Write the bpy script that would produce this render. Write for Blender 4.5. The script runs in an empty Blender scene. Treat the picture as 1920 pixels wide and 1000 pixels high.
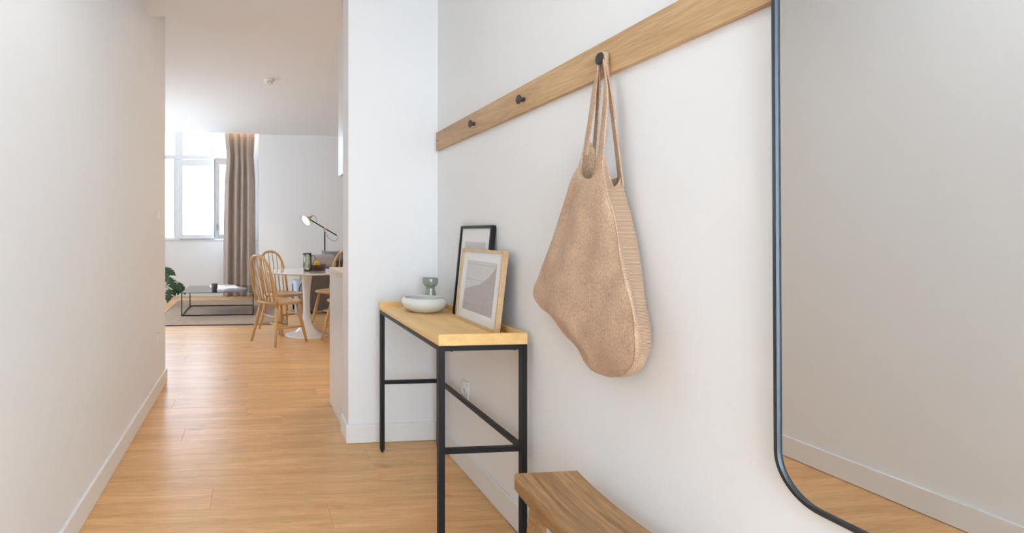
import bpy, bmesh, math, random
from mathutils import Vector, Matrix
random.seed(7)
S = bpy.context.scene
COL = S.collection
PI = math.pi

# ------------------------------------------------------------------ camera
PSI = math.atan(0.096); CP, SP = math.cos(PSI), math.sin(PSI)
CX, CY, FPX, CAMZ = 572.0, 436.0, 1000.0, 1.17
cam = bpy.data.cameras.new('camera'); camo = bpy.data.objects.new('camera', cam); COL.objects.link(camo)
cam.sensor_fit = 'HORIZONTAL'; cam.sensor_width = 36.0; cam.lens = 36.0 * FPX / 1920.0
cam.shift_x = (960 - CX) / 1920.0; cam.shift_y = (CY - 500) / 1920.0
cam.clip_start = 0.02
camo.location = (0, 0, CAMZ); camo.rotation_euler = (PI / 2, 0, -PSI)
S.camera = camo

# ------------------------------------------------------------------ world, sun, exposure
w = bpy.data.worlds.new('world'); S.world = w; w.use_nodes = True
bg = w.node_tree.nodes['Background']
bg.inputs[0].default_value = (0.76, 0.87, 1.0, 1); bg.inputs[1].default_value = 7.6
sun = bpy.data.lights.new('sun', 'SUN'); sun.energy = 11; sun.angle = 0.01; sun.color = (1, 1, 1)
suno = bpy.data.objects.new('sun', sun); COL.objects.link(suno)
suno.rotation_euler = (math.radians(48), 0, math.radians(-25))     # from behind the house, onto the street
S.view_settings.view_transform = 'Standard'; S.view_settings.look = 'None'
S.view_settings.gamma = 1; S.view_settings.use_curve_mapping = False
S.view_settings.exposure = 0.55
HALL_FILL = 7.5  # strength of the added hall fill lamps

# ------------------------------------------------------------------ pixel helpers (a pixel gives a direction only)
def ray(px, py):
    a = (px - CX) / FPX
    return Vector((a * CP + SP, -a * SP + CP, (CY - py) / FPX))
def at_x(px, py, X):
    r = ray(px, py); p = r * (X / r.x); p.z += CAMZ; return p
def at_y(px, py, Y):
    r = ray(px, py); p = r * (Y / r.y); p.z += CAMZ; return p

# ------------------------------------------------------------------ materials
def new_mat(name):
    m = bpy.data.materials.new(name); m.use_nodes = True
    return m, m.node_tree.nodes, m.node_tree.links, m.node_tree.nodes['Principled BSDF']
def plain(name, col, rough=0.5, metal=0.0, bump=0.0, bscale=200.0, var=0.0, spec=None, coat=0.0):
    m, n, l, b = new_mat(name)
    b.inputs['Base Color'].default_value = (*col, 1); b.inputs['Roughness'].default_value = rough
    b.inputs['Metallic'].default_value = metal
    if spec is not None: b.inputs['Specular IOR Level'].default_value = spec
    if coat: b.inputs['Coat Weight'].default_value = coat; b.inputs['Coat Roughness'].default_value = 0.08
    if bump or var:
        tc = n.new('ShaderNodeTexCoord'); no = n.new('ShaderNodeTexNoise')
        no.inputs['Scale'].default_value = bscale; no.inputs['Detail'].default_value = 3
        l.new(tc.outputs['Object'], no.inputs['Vector'])
        if bump:
            bp = n.new('ShaderNodeBump'); bp.inputs['Strength'].default_value = bump; bp.inputs['Distance'].default_value = 0.002
            l.new(no.outputs['Fac'], bp.inputs['Height']); l.new(bp.outputs['Normal'], b.inputs['Normal'])
        if var:
            r = n.new('ShaderNodeValToRGB')
            r.color_ramp.elements[0].position = .3; r.color_ramp.elements[1].position = .7
            r.color_ramp.elements[0].color = (*[c * (1 - var) for c in col], 1)
            r.color_ramp.elements[1].color = (*[min(1, c * (1 + var)) for c in col], 1)
            l.new(no.outputs['Fac'], r.inputs['Fac']); l.new(r.outputs['Color'], b.inputs['Base Color'])
    return m
def wood(name, dark, light, scale=(2, 22, 22), rough=0.45, knots=0.0, bump=0.15, fine=0.5, rnd=True, spread=(.32, .70), tint=0.0, spec=.4):
    m, n, l, b = new_mat(name)
    tc = n.new('ShaderNodeTexCoord'); mp = n.new('ShaderNodeMapping'); mp.inputs['Scale'].default_value = scale
    l.new(tc.outputs['Object'], mp.inputs['Vector'])
    oi = n.new('ShaderNodeObjectInfo')
    if rnd:
        mu = n.new('ShaderNodeMath'); mu.operation = 'MULTIPLY'; mu.inputs[1].default_value = 37.0
        l.new(oi.outputs['Random'], mu.inputs[0])
        cb = n.new('ShaderNodeCombineXYZ'); l.new(mu.outputs[0], cb.inputs[0]); l.new(mu.outputs[0], cb.inputs[1]); l.new(mu.outputs[0], cb.inputs[2])
        l.new(cb.outputs[0], mp.inputs['Location'])
    n1 = n.new('ShaderNodeTexNoise'); n1.inputs['Scale'].default_value = 1.0; n1.inputs['Detail'].default_value = 6; n1.inputs['Distortion'].default_value = 0.7
    l.new(mp.outputs[0], n1.inputs['Vector'])
    ramp = n.new('ShaderNodeValToRGB')
    ramp.color_ramp.elements[0].position, ramp.color_ramp.elements[1].position = spread
    ramp.color_ramp.elements[0].color = (*dark, 1); ramp.color_ramp.elements[1].color = (*light, 1)
    l.new(n1.outputs['Fac'], ramp.inputs['Fac'])
    n2 = n.new('ShaderNodeTexNoise'); n2.inputs['Scale'].default_value = 7.0; n2.inputs['Detail'].default_value = 4
    l.new(mp.outputs[0], n2.inputs['Vector'])
    mx = n.new('ShaderNodeMix'); mx.data_type = 'RGBA'; mx.blend_type = 'OVERLAY'; mx.inputs['Factor'].default_value = fine
    gr = n.new('ShaderNodeValToRGB'); gr.color_ramp.elements[0].position = .35; gr.color_ramp.elements[1].position = .65
    gr.color_ramp.elements[0].color = (.38, .38, .38, 1); gr.color_ramp.elements[1].color = (.60, .60, .60, 1)
    l.new(n2.outputs['Fac'], gr.inputs['Fac'])
    l.new(ramp.outputs['Color'], mx.inputs['A']); l.new(gr.outputs['Color'], mx.inputs['B'])
    last = mx.outputs['Result']
    if knots:
        mk = n.new('ShaderNodeMapping'); mk.inputs['Scale'].default_value = (3.0, 9.0, 9.0)
        l.new(tc.outputs['Object'], mk.inputs['Vector'])
        if rnd: l.new(cb.outputs[0], mk.inputs['Location'])
        n3 = n.new('ShaderNodeTexNoise'); n3.inputs['Scale'].default_value = 1.3; n3.inputs['Detail'].default_value = 3; n3.inputs['Distortion'].default_value = 0.3
        l.new(mk.outputs[0], n3.inputs['Vector'])
        kr = n.new('ShaderNodeValToRGB'); kr.color_ramp.elements[0].position = .66; kr.color_ramp.elements[1].position = .78
        kr.color_ramp.elements[0].color = (0, 0, 0, 1); kr.color_ramp.elements[1].color = (knots, knots, knots, 1)
        l.new(n3.outputs['Fac'], kr.inputs['Fac'])
        m2 = n.new('ShaderNodeMix'); m2.data_type = 'RGBA'; m2.inputs['B'].default_value = (*[c * .45 for c in dark], 1)
        l.new(kr.outputs['Color'], m2.inputs['Factor']); l.new(last, m2.inputs['A']); last = m2.outputs['Result']
    if tint:
        hv = n.new('ShaderNodeHueSaturation')
        mr = n.new('ShaderNodeMapRange'); mr.inputs['To Min'].default_value = 1 - tint; mr.inputs['To Max'].default_value = 1 + tint
        l.new(oi.outputs['Random'], mr.inputs['Value']); l.new(mr.outputs[0], hv.inputs['Value']); l.new(last, hv.inputs['Color']); last = hv.outputs['Color']
    l.new(last, b.inputs['Base Color'])
    b.inputs['Roughness'].default_value = rough; b.inputs['Specular IOR Level'].default_value = spec
    if bump:
        bp = n.new('ShaderNodeBump'); bp.inputs['Strength'].default_value = bump; bp.inputs['Distance'].default_value = 0.001
        l.new(n2.outputs['Fac'], bp.inputs['Height']); l.new(bp.outputs['Normal'], b.inputs['Normal'])
    return m
def fabric(name, c1, c2, scale=900.0, wave=None, rough=0.95, bump=0.4, patch=0.25, stretch=(1, 1, 1), wfac=.5, wdir='DIAGONAL'):
    m, n, l, b = new_mat(name)
    tc = n.new('ShaderNodeTexCoord')
    no = n.new('ShaderNodeTexNoise'); no.inputs['Scale'].default_value = scale; no.inputs['Detail'].default_value = 2
    mp = n.new('ShaderNodeMapping'); mp.inputs['Scale'].default_value = stretch
    l.new(tc.outputs['Object'], mp.inputs['Vector']); l.new(mp.outputs[0], no.inputs['Vector'])
    fac = no.outputs['Fac']
    if wave:
        wv = n.new('ShaderNodeTexWave'); wv.wave_type = 'BANDS'; wv.bands_direction = wdir
        wv.inputs['Scale'].default_value = wave; wv.inputs['Distortion'].default_value = 1.2; wv.inputs['Detail'].default_value = 1
        l.new(tc.outputs['Object'], wv.inputs['Vector'])
        mm = n.new('ShaderNodeMix'); mm.inputs['Factor'].default_value = wfac
        l.new(no.outputs['Fac'], mm.inputs['A']); l.new(wv.outputs['Fac'], mm.inputs['B']); fac = mm.outputs['Result']
    r = n.new('ShaderNodeValToRGB'); r.color_ramp.elements[0].position = .3; r.color_ramp.elements[1].position = .7
    r.color_ramp.elements[0].color = (*c1, 1); r.color_ramp.elements[1].color = (*c2, 1)
    l.new(fac, r.inputs['Fac'])
    n2 = n.new('ShaderNodeTexNoise'); n2.inputs['Scale'].default_value = 14; n2.inputs['Detail'].default_value = 4
    l.new(tc.outputs['Object'], n2.inputs['Vector'])
    mx = n.new('ShaderNodeMix'); mx.data_type = 'RGBA'; mx.blend_type = 'OVERLAY'; mx.inputs['Factor'].default_value = patch
    l.new(r.outputs['Color'], mx.inputs['A']); l.new(n2.outputs['Fac'], mx.inputs['B'])
    hv = n.new('ShaderNodeHueSaturation'); l.new(mx.outputs['Result'], hv.inputs['Color']); hv.inputs['Saturation'].default_value = 0.95
    l.new(hv.outputs['Color'], b.inputs['Base Color'])
    b.inputs['Roughness'].default_value = rough; b.inputs['Specular IOR Level'].default_value = 0.15
    b.inputs['Sheen Weight'].default_value = 0.15
    bp = n.new('ShaderNodeBump'); bp.inputs['Strength'].default_value = bump; bp.inputs['Distance'].default_value = 0.0012
    l.new(fac, bp.inputs['Height']); l.new(bp.outputs['Normal'], b.inputs['Normal'])
    return m
def thin_glass(name, tint=(1, 1, 1), gloss=1.0):
    m, n, l, b = new_mat(name); n.remove(b)
    tr = n.new('ShaderNodeBsdfTransparent'); tr.inputs[0].default_value = (*tint, 1)
    gl = n.new('ShaderNodeBsdfGlossy'); gl.inputs['Roughness'].default_value = 0.02
    fr = n.new('ShaderNodeFresnel'); fr.inputs['IOR'].default_value = 1.45
    mu = n.new('ShaderNodeMath'); mu.operation = 'MULTIPLY'; mu.inputs[1].default_value = gloss
    mx = n.new('ShaderNodeMixShader'); l.new(fr.outputs[0], mu.inputs[0]); l.new(mu.outputs[0], mx.inputs[0])
    l.new(tr.outputs[0], mx.inputs[1]); l.new(gl.outputs[0], mx.inputs[2])
    l.new(mx.outputs[0], n['Material Output'].inputs['Surface'])
    return m
def glow(name, col, strength):
    m, n, l, b = new_mat(name); n.remove(b)
    e = n.new('ShaderNodeEmission'); e.inputs[0].default_value = (*col, 1); e.inputs[1].default_value = strength
    l.new(e.outputs[0], n['Material Output'].inputs['Surface']); return m

M = dict(
    wall=plain('wall_paint', (.89, .89, .885), .75, bump=.05, bscale=260),
    ceil=plain('ceiling_paint', (.88, .875, .865), .8, bump=.04, bscale=200),
    skirt=plain('skirting_paint', (.88, .875, .86), .4),
    floor=wood('oak_laminate', (.675, .38, .16), (.85, .51, .235), (1.6, 16, 16), rough=.31, knots=.55, bump=.06, fine=.5, tint=.035, spec=.24),
    gap=plain('plank_joint', (.20, .12, .06), .8),
    oak=wood('oak_rail', (.50, .31, .155), (.66, .44, .24), (16, 1.6, 22), rough=.5, knots=.25, bump=.12, fine=.5),
    tray=wood('tray_oak', (.84, .525, .205), (.96, .655, .29), (14, 1.6, 20), rough=.45, bump=.08, fine=.35, spec=.22),
    framewood=wood('frame_oak', (.62, .41, .22), (.74, .53, .31), (20, 20, 20), rough=.5, bump=.06, fine=.35),
    chair=wood('chair_beech', (.52, .29, .11), (.66, .41, .18), (14, 14, 3), rough=.35, bump=.06, fine=.35),
    teak=wood('weathered_teak', (.26, .135, .055), (.52, .30, .14), (34, 1.8, 20), rough=.55, bump=.3, fine=.7),
    black=plain('black_steel', (.011, .012, .015), .45, metal=.0, spec=.35, bump=.1, bscale=700),
    blacktop=plain('black_lacquer', (.03, .032, .04), .12, spec=1.0),
    peg=plain('black_peg', (.035, .032, .032), .45),
    mirror=plain('mirror_silver', (.82, .82, .81), .0, metal=1),
    mframe=plain('mirror_frame_metal', (.075, .09, .105), .38, metal=.8),
    ceramic=plain('white_glaze', (.78, .77, .74), .22, coat=.4),
    green=plain('sage_glaze', (.27, .32, .25), .22, coat=.5, var=.12, bscale=25),
    white=plain('white_plastic', (.80, .80, .78), .35),
    whitelac=plain('white_lacquer', (.80, .79, .77), .13, coat=.5),
    cab=plain('white_cabinet_front', (.78, .765, .76), .28),
    counter=plain('pale_worktop', (.72, .62, .53), .35, var=.06, bscale=30),
    pvc=plain('white_window_frame', (.80, .81, .82), .3),
    pane=thin_glass('window_glass', (.98, .99, .99), .8),
    picglass=thin_glass('picture_glass', (1, 1, 1), .12),
    curtain=fabric('taupe_curtain', (.36, .285, .235), (.47, .38, .32), 500, patch=.1),
    linen=fabric('linen_twill', (.44, .275, .17), (.70, .48, .32), 420, patch=.35, bump=.35, stretch=(1, 1, .35)),
    linen_side=fabric('linen_ribbed_side', (.34, .21, .13), (.66, .46, .315), 700, wave=88, patch=.15, bump=.7, wfac=.6, wdir='Z'),
    linen_in=fabric('linen_reverse', (.38, .255, .17), (.62, .46, .33), 700, wave=150, patch=.15, bump=.7),
    rug=fabric('jute_rug', (.22, .14, .085), (.52, .36, .23), 130, wave=18, patch=.3, bump=1.0),
    sofa=fabric('grey_upholstery', (.115, .095, .085), (.19, .165, .15), 300, patch=.1),
    cushion=fabric('light_grey_cushion', (.46, .44, .44), (.58, .56, .555), 400, patch=.1),
    plum=fabric('plum_cushion', (.10, .075, .085), (.16, .125, .14), 400, patch=.1),
    blue=fabric('grey_blue_cushion', (.22, .26, .28), (.31, .35, .37), 400, patch=.1),
    paleblue=plain('pale_blue_standin', (.48, .56, .68), .7),  # for the unidentified pale blue shape by the armchair
    brass=plain('brushed_brass', (.62, .45, .24), .35, metal=.9),
    shade=plain('brass_shade', (.55, .40, .22), .35, metal=.7),
    bulb=glow('lamp_bulb', (1.0, .80, .52), 26),
    led=glow('warm_led', (1.0, .62, .26), 22),
    diffuser=glow('fill_lamp_diffuser', (.87, .945, 1.0), HALL_FILL),
    diffuser_warm=glow('warm_fill_lamp_diffuser', (1.0, .77, .55), 28.0),  # glow of the added warm fill lamp, hidden from the camera
    leaf=plain('monstera_leaf', (.030, .085, .030), .35, var=.3, bscale=14),
    stem=plain('plant_stem', (.12, .16, .06), .6),
    pot=plain('terracotta_pot', (.42, .38, .34), .7),
    soil=plain('soil', (.05, .035, .025), .95),
    mat_board=plain('mat_board', (.92, .915, .91), .8),
    print_light=plain('print_light_grey', (.70, .675, .665), .8, var=.03, bscale=40),
    print_dark=plain('print_mauve_grey', (.49, .43, .42), .8, var=.05, bscale=40),
    print_line=plain('print_line', (.36, .33, .32), .8),
    paper=plain('paper', (.82, .82, .83), .7),
    paperpic=plain('printed_page', (.55, .46, .42), .6, var=.4, bscale=18),
    mug=plain('olive_stoneware', (.105, .090, .060), .5, var=.2, bscale=30),
    bowlwood=plain('dark_wood_bowl', (.07, .035, .02), .4, var=.2, bscale=25),
    lemon=plain('lemon_peel', (.80, .52, .03), .42, bump=.3, bscale=300),
    jug=thin_glass('olive_glass', (.87, .88, .80), 1.3),
    jugbase=thin_glass('olive_glass_base', (.42, .42, .30), 1.4),
    rim=plain('olive_glass_rim', (.17, .18, .13), .12, spec=.8),
    steel=plain('satin_steel', (.55, .55, .54), .3, metal=1),
    seal=plain('black_rubber', (.02, .02, .02), .6),
    facade=plain('street_facade', (.47, .51, .58), .9),
    facglass=plain('street_window', (.45, .48, .52), .4),
    street=plain('street_paving', (.55, .54, .52), .9),
)

# ------------------------------------------------------------------ mesh helpers
def tag(o, label=None, cat=None, group=None, kind=None):
    if label: o['label'] = label
    if cat: o['category'] = cat
    if group: o['group'] = group
    if kind: o['kind'] = kind
    return o
def obj(name, bm, mat, parent=None, smooth=False, loc=None):
    me = bpy.data.meshes.new(name); bm.normal_update(); bm.to_mesh(me); bm.free()
    mats = mat if isinstance(mat, (list, tuple)) else [mat]
    for m in mats: me.materials.append(M[m])
    if smooth:
        for p in me.polygons: p.use_smooth = True
    o = bpy.data.objects.new(name, me); COL.objects.link(o)
    if parent: o.parent = parent
    if loc: o.location = loc
    return o
def sharp(o, ang=35):
    me = o.data
    for p in me.polygons: p.use_smooth = True
    me.set_sharp_from_angle(angle=math.radians(ang)); return o
def empty(name, loc=(0, 0, 0), rz=0.0):
    e = bpy.data.objects.new(name, None); COL.objects.link(e); e.location = loc; e.rotation_euler = (0, 0, rz)
    e.empty_display_size = 0.05; return e
def box(x0, x1, y0, y1, z0, z1, bev=0.0, seg=2, bm=None):
    b2 = bmesh.new()
    r = bmesh.ops.create_cube(b2, size=1)
    for v in b2.verts:
        v.co = Vector(((x0 + x1) / 2 + v.co.x * (x1 - x0), (y0 + y1) / 2 + v.co.y * (y1 - y0), (z0 + z1) / 2 + v.co.z * (z1 - z0)))
    if bev: bmesh.ops.bevel(b2, geom=b2.edges[:], offset=bev, segments=seg, affect='EDGES', profile=.5)
    if bm is None: return b2
    me = bpy.data.meshes.new('t'); b2.to_mesh(me); b2.free(); bm.from_mesh(me); bpy.data.meshes.remove(me); return bm
def tube(pts, rad, n=10, bm=None, caps=True, flat=1.0):
    bm = bm or bmesh.new()
    pts = [Vector(p) for p in pts]
    rads = rad if isinstance(rad, (list, tuple)) else [rad] * len(pts)
    up = None; rings = []
    for i, p in enumerate(pts):
        t = (pts[min(i + 1, len(pts) - 1)] - pts[max(i - 1, 0)]).normalized()
        if up is None:
            up = Vector((0, 0, 1)) if abs(t.z) < .9 else Vector((1, 0, 0))
        a = (up - t * up.dot(t)).normalized(); b = t.cross(a); up = a
        rings.append([bm.verts.new(p + (a * math.cos(2 * PI * k / n) + b * math.sin(2 * PI * k / n) * flat) * rads[i]) for k in range(n)])
    for r0, r1 in zip(rings, rings[1:]):
        for k in range(n): bm.faces.new((r0[k], r0[(k + 1) % n], r1[(k + 1) % n], r1[k]))
    if caps:
        bm.faces.new(rings[0][::-1]); bm.faces.new(rings[-1])
    return bm
def lathe(prof, n=32, bm=None, c=(0, 0, 0), mfun=None):
    bm = bm or bmesh.new(); rings = []
    for r, z in prof:
        if r < 1e-5: rings.append([bm.verts.new((c[0], c[1], c[2] + z))])
        else: rings.append([bm.verts.new((c[0] + r * math.cos(2 * PI * k / n), c[1] + r * math.sin(2 * PI * k / n), c[2] + z)) for k in range(n)])
    for i, (a, b) in enumerate(zip(rings, rings[1:])):
        for k in range(n):
            k2 = (k + 1) % n
            if len(a) == 1 and len(b) == 1: continue
            if len(a) == 1: f = bm.faces.new((a[0], b[k2], b[k]))
            elif len(b) == 1: f = bm.faces.new((a[k], a[k2], b[0]))
            else: f = bm.faces.new((a[k], a[k2], b[k2], b[k]))
            if mfun: f.material_index = mfun(i)
    return bm
def prism(poly, axis, a0, a1, bm=None):
    """poly = 2D outline, extruded along axis ('x': poly is (y,z); 'y': (x,z); 'z': (x,y))."""
    bm = bm or bmesh.new()
    def P(q, a): return {'x': (a, q[0], q[1]), 'y': (q[0], a, q[1]), 'z': (q[0], q[1], a)}[axis]
    A = [bm.verts.new(P(q, a0)) for q in poly]; B = [bm.verts.new(P(q, a1)) for q in poly]
    n = len(poly)
    bm.faces.new(A); bm.faces.new(B[::-1])
    for k in range(n): bm.faces.new((A[k], B[k], B[(k + 1) % n], A[(k + 1) % n]))
    bmesh.ops.recalc_face_normals(bm, faces=bm.faces[:])
    return bm
def crom(p, t):
    """Catmull-Rom through list p at parameter t in [0, len-1]."""
    i = min(int(t), len(p) - 2); f = t - i
    p0, p1, p2, p3 = p[max(i - 1, 0)], p[i], p[i + 1], p[min(i + 2, len(p) - 1)]
    return 0.5 * ((2 * p1) + (p2 - p0) * f + (2 * p0 - 5 * p1 + 4 * p2 - p3) * f * f + (3 * p1 - p0 - 3 * p2 + p3) * f ** 3)
def smooth_path(pts, n):
    pts = [Vector(p) for p in pts]
    return [crom(pts, k * (len(pts) - 1) / (n - 1)) for k in range(n)]
def struct(name, bm, mat, parent=None):
    o = obj(name, bm, mat, parent)
    if not parent: o['kind'] = 'structure'
    return o
def copy_tree(o, parent=None):
    c = o.copy(); COL.objects.link(c); c.parent = parent
    for ch in [x for x in CH[o.name]]: copy_tree(ch, c)
    return c
CH = {}
def index_children(root):
    CH[root.name] = [x for x in COL.objects if x.parent == root]
    for x in CH[root.name]: index_children(x)

# ------------------------------------------------------------------ setting
XL, XR = -.69, 1.033          # hall walls
YN = 2.925                    # niche end wall
YE = 4.257                    # end of the left hall wall
HC, LC = 2.60, 2.89           # hall ceiling, living room ceiling
XW0, XW1 = -3.2, 3.3          # living room
YW, YR = 9.85, 9.40           # window wall, nearer wall right of the curtain
YB = -1.9
struct('wall_left', box(XL - .12, XL, YB, YE, 0, 3.0), 'wall')
struct('wall_right', box(XR, XR + .12, YB, YN + .1, 0, 2.9), 'wall')
struct('wall_niche', box(.522, XW1, YN, 3.10, 0, 2.9), 'wall')
struct('wall_back', box(XL - .12, XR + .12, YB - .12, YB, 2.45, 2.9), 'wall')
struct('wall_back_left', box(XL - .12, -.55, YB - .12, YB, 0, 2.45), 'wall')
struct('wall_back_right', box(.95, XR + .12, YB - .12, YB, 0, 2.45), 'wall')
door = empty('added_door', (.2, YB - .06, 0)); door['kind'] = 'structure'      # glazed door added behind the camera to let daylight into the hall
for a in ((-.75, -.68, .0, 2.45), (.68, .75, .0, 2.45), (-.035, .035, .0, 2.45)): obj('added_door_stile', box(a[0], a[1], -.03, .03, a[2] + .004, a[3]), 'pvc', door)
for a in ((-.68, -.035), (.035, .68)):
    obj('added_door_rail', box(a[0], a[1], -.03, .03, .004, .12), 'pvc', door); obj('added_door_rail', box(a[0], a[1], -.03, .03, 2.37, 2.45), 'pvc', door)
    obj('added_door_pane', box(a[0], a[1], -.004, .004, .12, 2.37), 'pane', door)
struct('wall_living_near', box(XW0, XL - .12, YE - .12, YE, 0, 3.0), 'wall')
struct('wall_living_left', box(XW0 - .12, XW0, YE - .12, YW + .25, 0, .6), 'wall')
struct('wall_living_left_top', box(XW0 - .12, XW0, YE - .12, YW + .25, 2.7, 3.3), 'wall')
for i_, (a_, b__) in enumerate(((YE - .12, 6.2), (8.8, YW + .25))): struct('wall_living_left_pier' + ('', '_far')[i_], box(XW0 - .12, XW0, a_, b__, .6, 2.7), 'wall')
w2 = empty('added_side_window', (XW0 - .06, 7.5, .6)); w2['kind'] = 'structure'       # unseen side windows added to bring more daylight into the living room
for y_ in (-1.3, -.65, 0, .65, 1.3): obj('post', box(-.03, .03, max(-1.3, y_ - .05), min(1.3, y_ + .05), .001, 2.099), 'pvc', w2)
for k_ in range(4):
    y_ = -1.3 + .65 * k_
    obj('rail', box(-.03, .03, y_ + .05, y_ + .60, .001, .07), 'pvc', w2); obj('rail', box(-.03, .03, y_ + .05, y_ + .60, 2.03, 2.099), 'pvc', w2)
    obj('pane', box(-.004, .004, y_ + .05, y_ + .60, .07, 2.03), 'pane', w2)
struct('wall_living_right', box(XW1, XW1 + .12, YN, YW + .25, 0, 3.3), 'wall')
struct('wall_far', box(.087, XW1, YR, YW + .25, 0, 3.3), 'wall')
SILL = 1.02
struct('wall_window', box(XW0, .087, YW, YW + .2, 0, SILL), 'wall')
struct('wall_window_side', box(XW0, -2.72, YW, YW + .2, SILL, 3.3), 'wall')
struct('ceiling', box(XL - .12, XW1, YB, 3.6, HC, 3.0), 'ceil')
struct('ceiling_living', box(XW0, XW1, 3.6, 9.34, LC, 3.02), 'ceil')
struct('ceiling_living_edge', box(.087, XW1, 9.34, YR + .05, LC, 3.02), 'ceil')
struct('ceiling_curtain_pocket', box(XW0, .087, 9.28, YW + .25, 3.16, 3.24), 'ceil')
struct('trim_pocket', box(XW0, .087, 9.28, 9.34, 3.02, 3.16), 'ceil')
BH, BT = .105, .014
def skirting(name, x0, x1, y0, y1):
    o = struct(name, box(x0, x1, y0, y1, 0.002, BH, .0025, 2), 'skirt'); return o
skirting('baseboard_left', XL, XL + BT, YB, YE + BT)
skirting('baseboard_right', XR - BT, XR, YB, YN)
skirting('baseboard_niche', .522 - BT, XR - BT, YN - BT, YN)
skirting('baseboard_stub', .522 - BT, .522, YN, 3.10)
skirting('baseboard_window', XW0, .087, YW - BT, YW)
skirting('baseboard_far', .087, XW1, YR - BT, YR)

# floor: subfloor with every plank a piece of its own
fl = struct('floor', box(XW0 - .1, XW1 + .1, YB, YW + .1, -.05, -.004), 'gap')
PW, PL, G = .190, 1.285, .0004
plank_mesh = {}
def plank(x0, x1, yc):
    L = round(x1 - x0, 4)
    if L < .03: return
    if L not in plank_mesh:
        b = box(-L / 2 + G, L / 2 - G, -PW / 2 + G, PW / 2 - G, -.008, 0, .0008, 1)
        me = bpy.data.meshes.new('plank'); b.normal_update(); b.to_mesh(me); b.free(); me.materials.append(M['floor']); plank_mesh[L] = me
    o = bpy.data.objects.new('plank', plank_mesh[L]); COL.objects.link(o); o.parent = fl
    o.location = ((x0 + x1) / 2, yc, 0)
yy = YB; row = 0
offs = [0.0, .43, .86, .21, .64, 1.07]
while yy < YW:
    yc = yy + PW / 2
    if yc + PW / 2 < YN: xa, xb = XL, XR
    elif yc < YE: xa, xb = XL, XW1
    else: xa, xb = XW0, XW1
    if yc > 9.0 : pass
    x = xa - offs[row % 6] - .07 * (row % 4)
    while x < xb:
        a, b_ = max(x, xa), min(x + PL, xb)
        if b_ > a: plank(a, b_, yc)
        x += PL
    yy += PW; row += 1

# window ------------------------------------------------------------------
def wx(px, Y=YW): return at_y(px, CY, Y).x
win = empty('window_1', (0, 0, 0)); win['kind'] = 'structure'
x_bc0, x_bc1 = wx(327.5), wx(342.5)      # post between the fixed light and the casement
x_ab0, x_ab1 = wx(395.5), wx(406.0)      # post at the meeting edge
WT = 3.15
yf0, yf1 = YW + .01, YW + .075
ztr0, ztr1 = 2.50, 2.575
posts = [(x_bc0, x_bc1), (x_ab0 + .075, x_ab1), (-.035, .087), (x_bc0 - .62 - .13, x_bc0 - .62), (-2.72, -2.66)]
for a, b_ in posts: obj('post', box(a, b_, yf0, yf1, SILL, WT, .004, 1), 'pvc', win)
obj('transom', box(-2.72, .087, yf0 - .006, yf1 + .004, ztr0, ztr1, .004, 1), 'pvc', win)
obj('bottom_rail', box(-2.72, .087, yf0 - .003, yf1 + .002, SILL, SILL + .055, .004, 1), 'pvc', win)
obj('top_rail', box(-2.72, .087, yf0 - .003, yf1 + .002, WT - .06, WT + .01, .004, 1), 'pvc', win)
obj('sill', box(-2.72, .087, YW - .025, yf0, SILL, SILL + .018, .004, 1), 'pvc', win)
# upper lights and the fixed lower ones
spans = [(x_bc1, x_ab0 + .075), (x_ab1, -.035), (x_bc0 - .62, x_bc0), (-2.66, x_bc0 - .75)]
for i, (a, b_) in enumerate(spans):
    obj('upper_pane', box(a, b_, yf0 + .03, yf0 + .036, ztr1, WT - .06), 'pane', win)
for (a, b_) in spans[2:]:
    obj('fixed_pane', box(a, b_, yf0 + .03, yf0 + .036, SILL + .055, ztr0), 'pane', win)
    fr = bmesh.new()
    for q in ((a, a + .045, SILL + .05, ztr0), (b_ - .012, b_, SILL + .05, ztr0)): box(q[0], q[1], yf0 - .004, yf0 + .05, q[2], q[3], .003, 1, fr)
    obj('glazing_bead', fr, 'pvc', win)
obj('upper_bead', box(x_ab0, x_ab0 + .075, yf0 + .005, yf0 + .05, ztr1, WT - .06, .003, 1), 'pvc', win)
obj('upper_bead', box(x_bc1 - .01, x_bc1 + .006, yf0 + .005, yf0 + .05, ztr1, WT - .06, .003, 1), 'pvc', win)
def sash(w_, h_, name):
    """sash with its hinge edge at x=0, running to -x; z from 0."""
    s = bmesh.new(); st, tb, bt_ = .075, .115, .075
    box(-w_, -w_ + st, -.03, .03, 0, h_, .004, 1, s); box(-st, 0, -.03, .03, 0, h_, .004, 1, s)
    box(-w_ + st, -st, -.028, .028, 0, bt_, .003, 1, s); box(-w_ + st, -st, -.028, .028, h_ - tb, h_, .003, 1, s)
    o = obj(name, s, 'pvc', win)
    obj('pane', box(-w_ + st, -st, -.004, .004, bt_, h_ - tb), 'pane', o)
    return o
hB = ztr0 - SILL - .045
wB = (x_ab0 + .08) - (x_bc0 + .075)
sB = sash(wB, hB, 'sash'); sB.location = (x_ab0 + .08, YW - .022, SILL + .035)
for py in (318, 358, 397, 438):
    z = at_y(335, py, YW - .05).z - (SILL + .035)
    obj('hinge', tube([(-wB - .012, -.036, z - .035), (-wB - .012, -.036, z + .035)], .009, 10), 'pvc', sB)
obj('seal', box(.004, .010, -.02, .02, .02, hB - .02), 'seal', sB)
wA = .71
sA = sash(wA, hB, 'sash'); sA.location = (-.01, YW - .045, SILL + .04); sA.rotation_euler = (0, 0, math.radians(17))
hd = bmesh.new(); hz = at_y(408, 426, 9.62).z - (SILL + .04)
box(-wA + .022, -wA + .050, -.042, -.03, hz - .05, hz + .05, .003, 2, hd)
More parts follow.
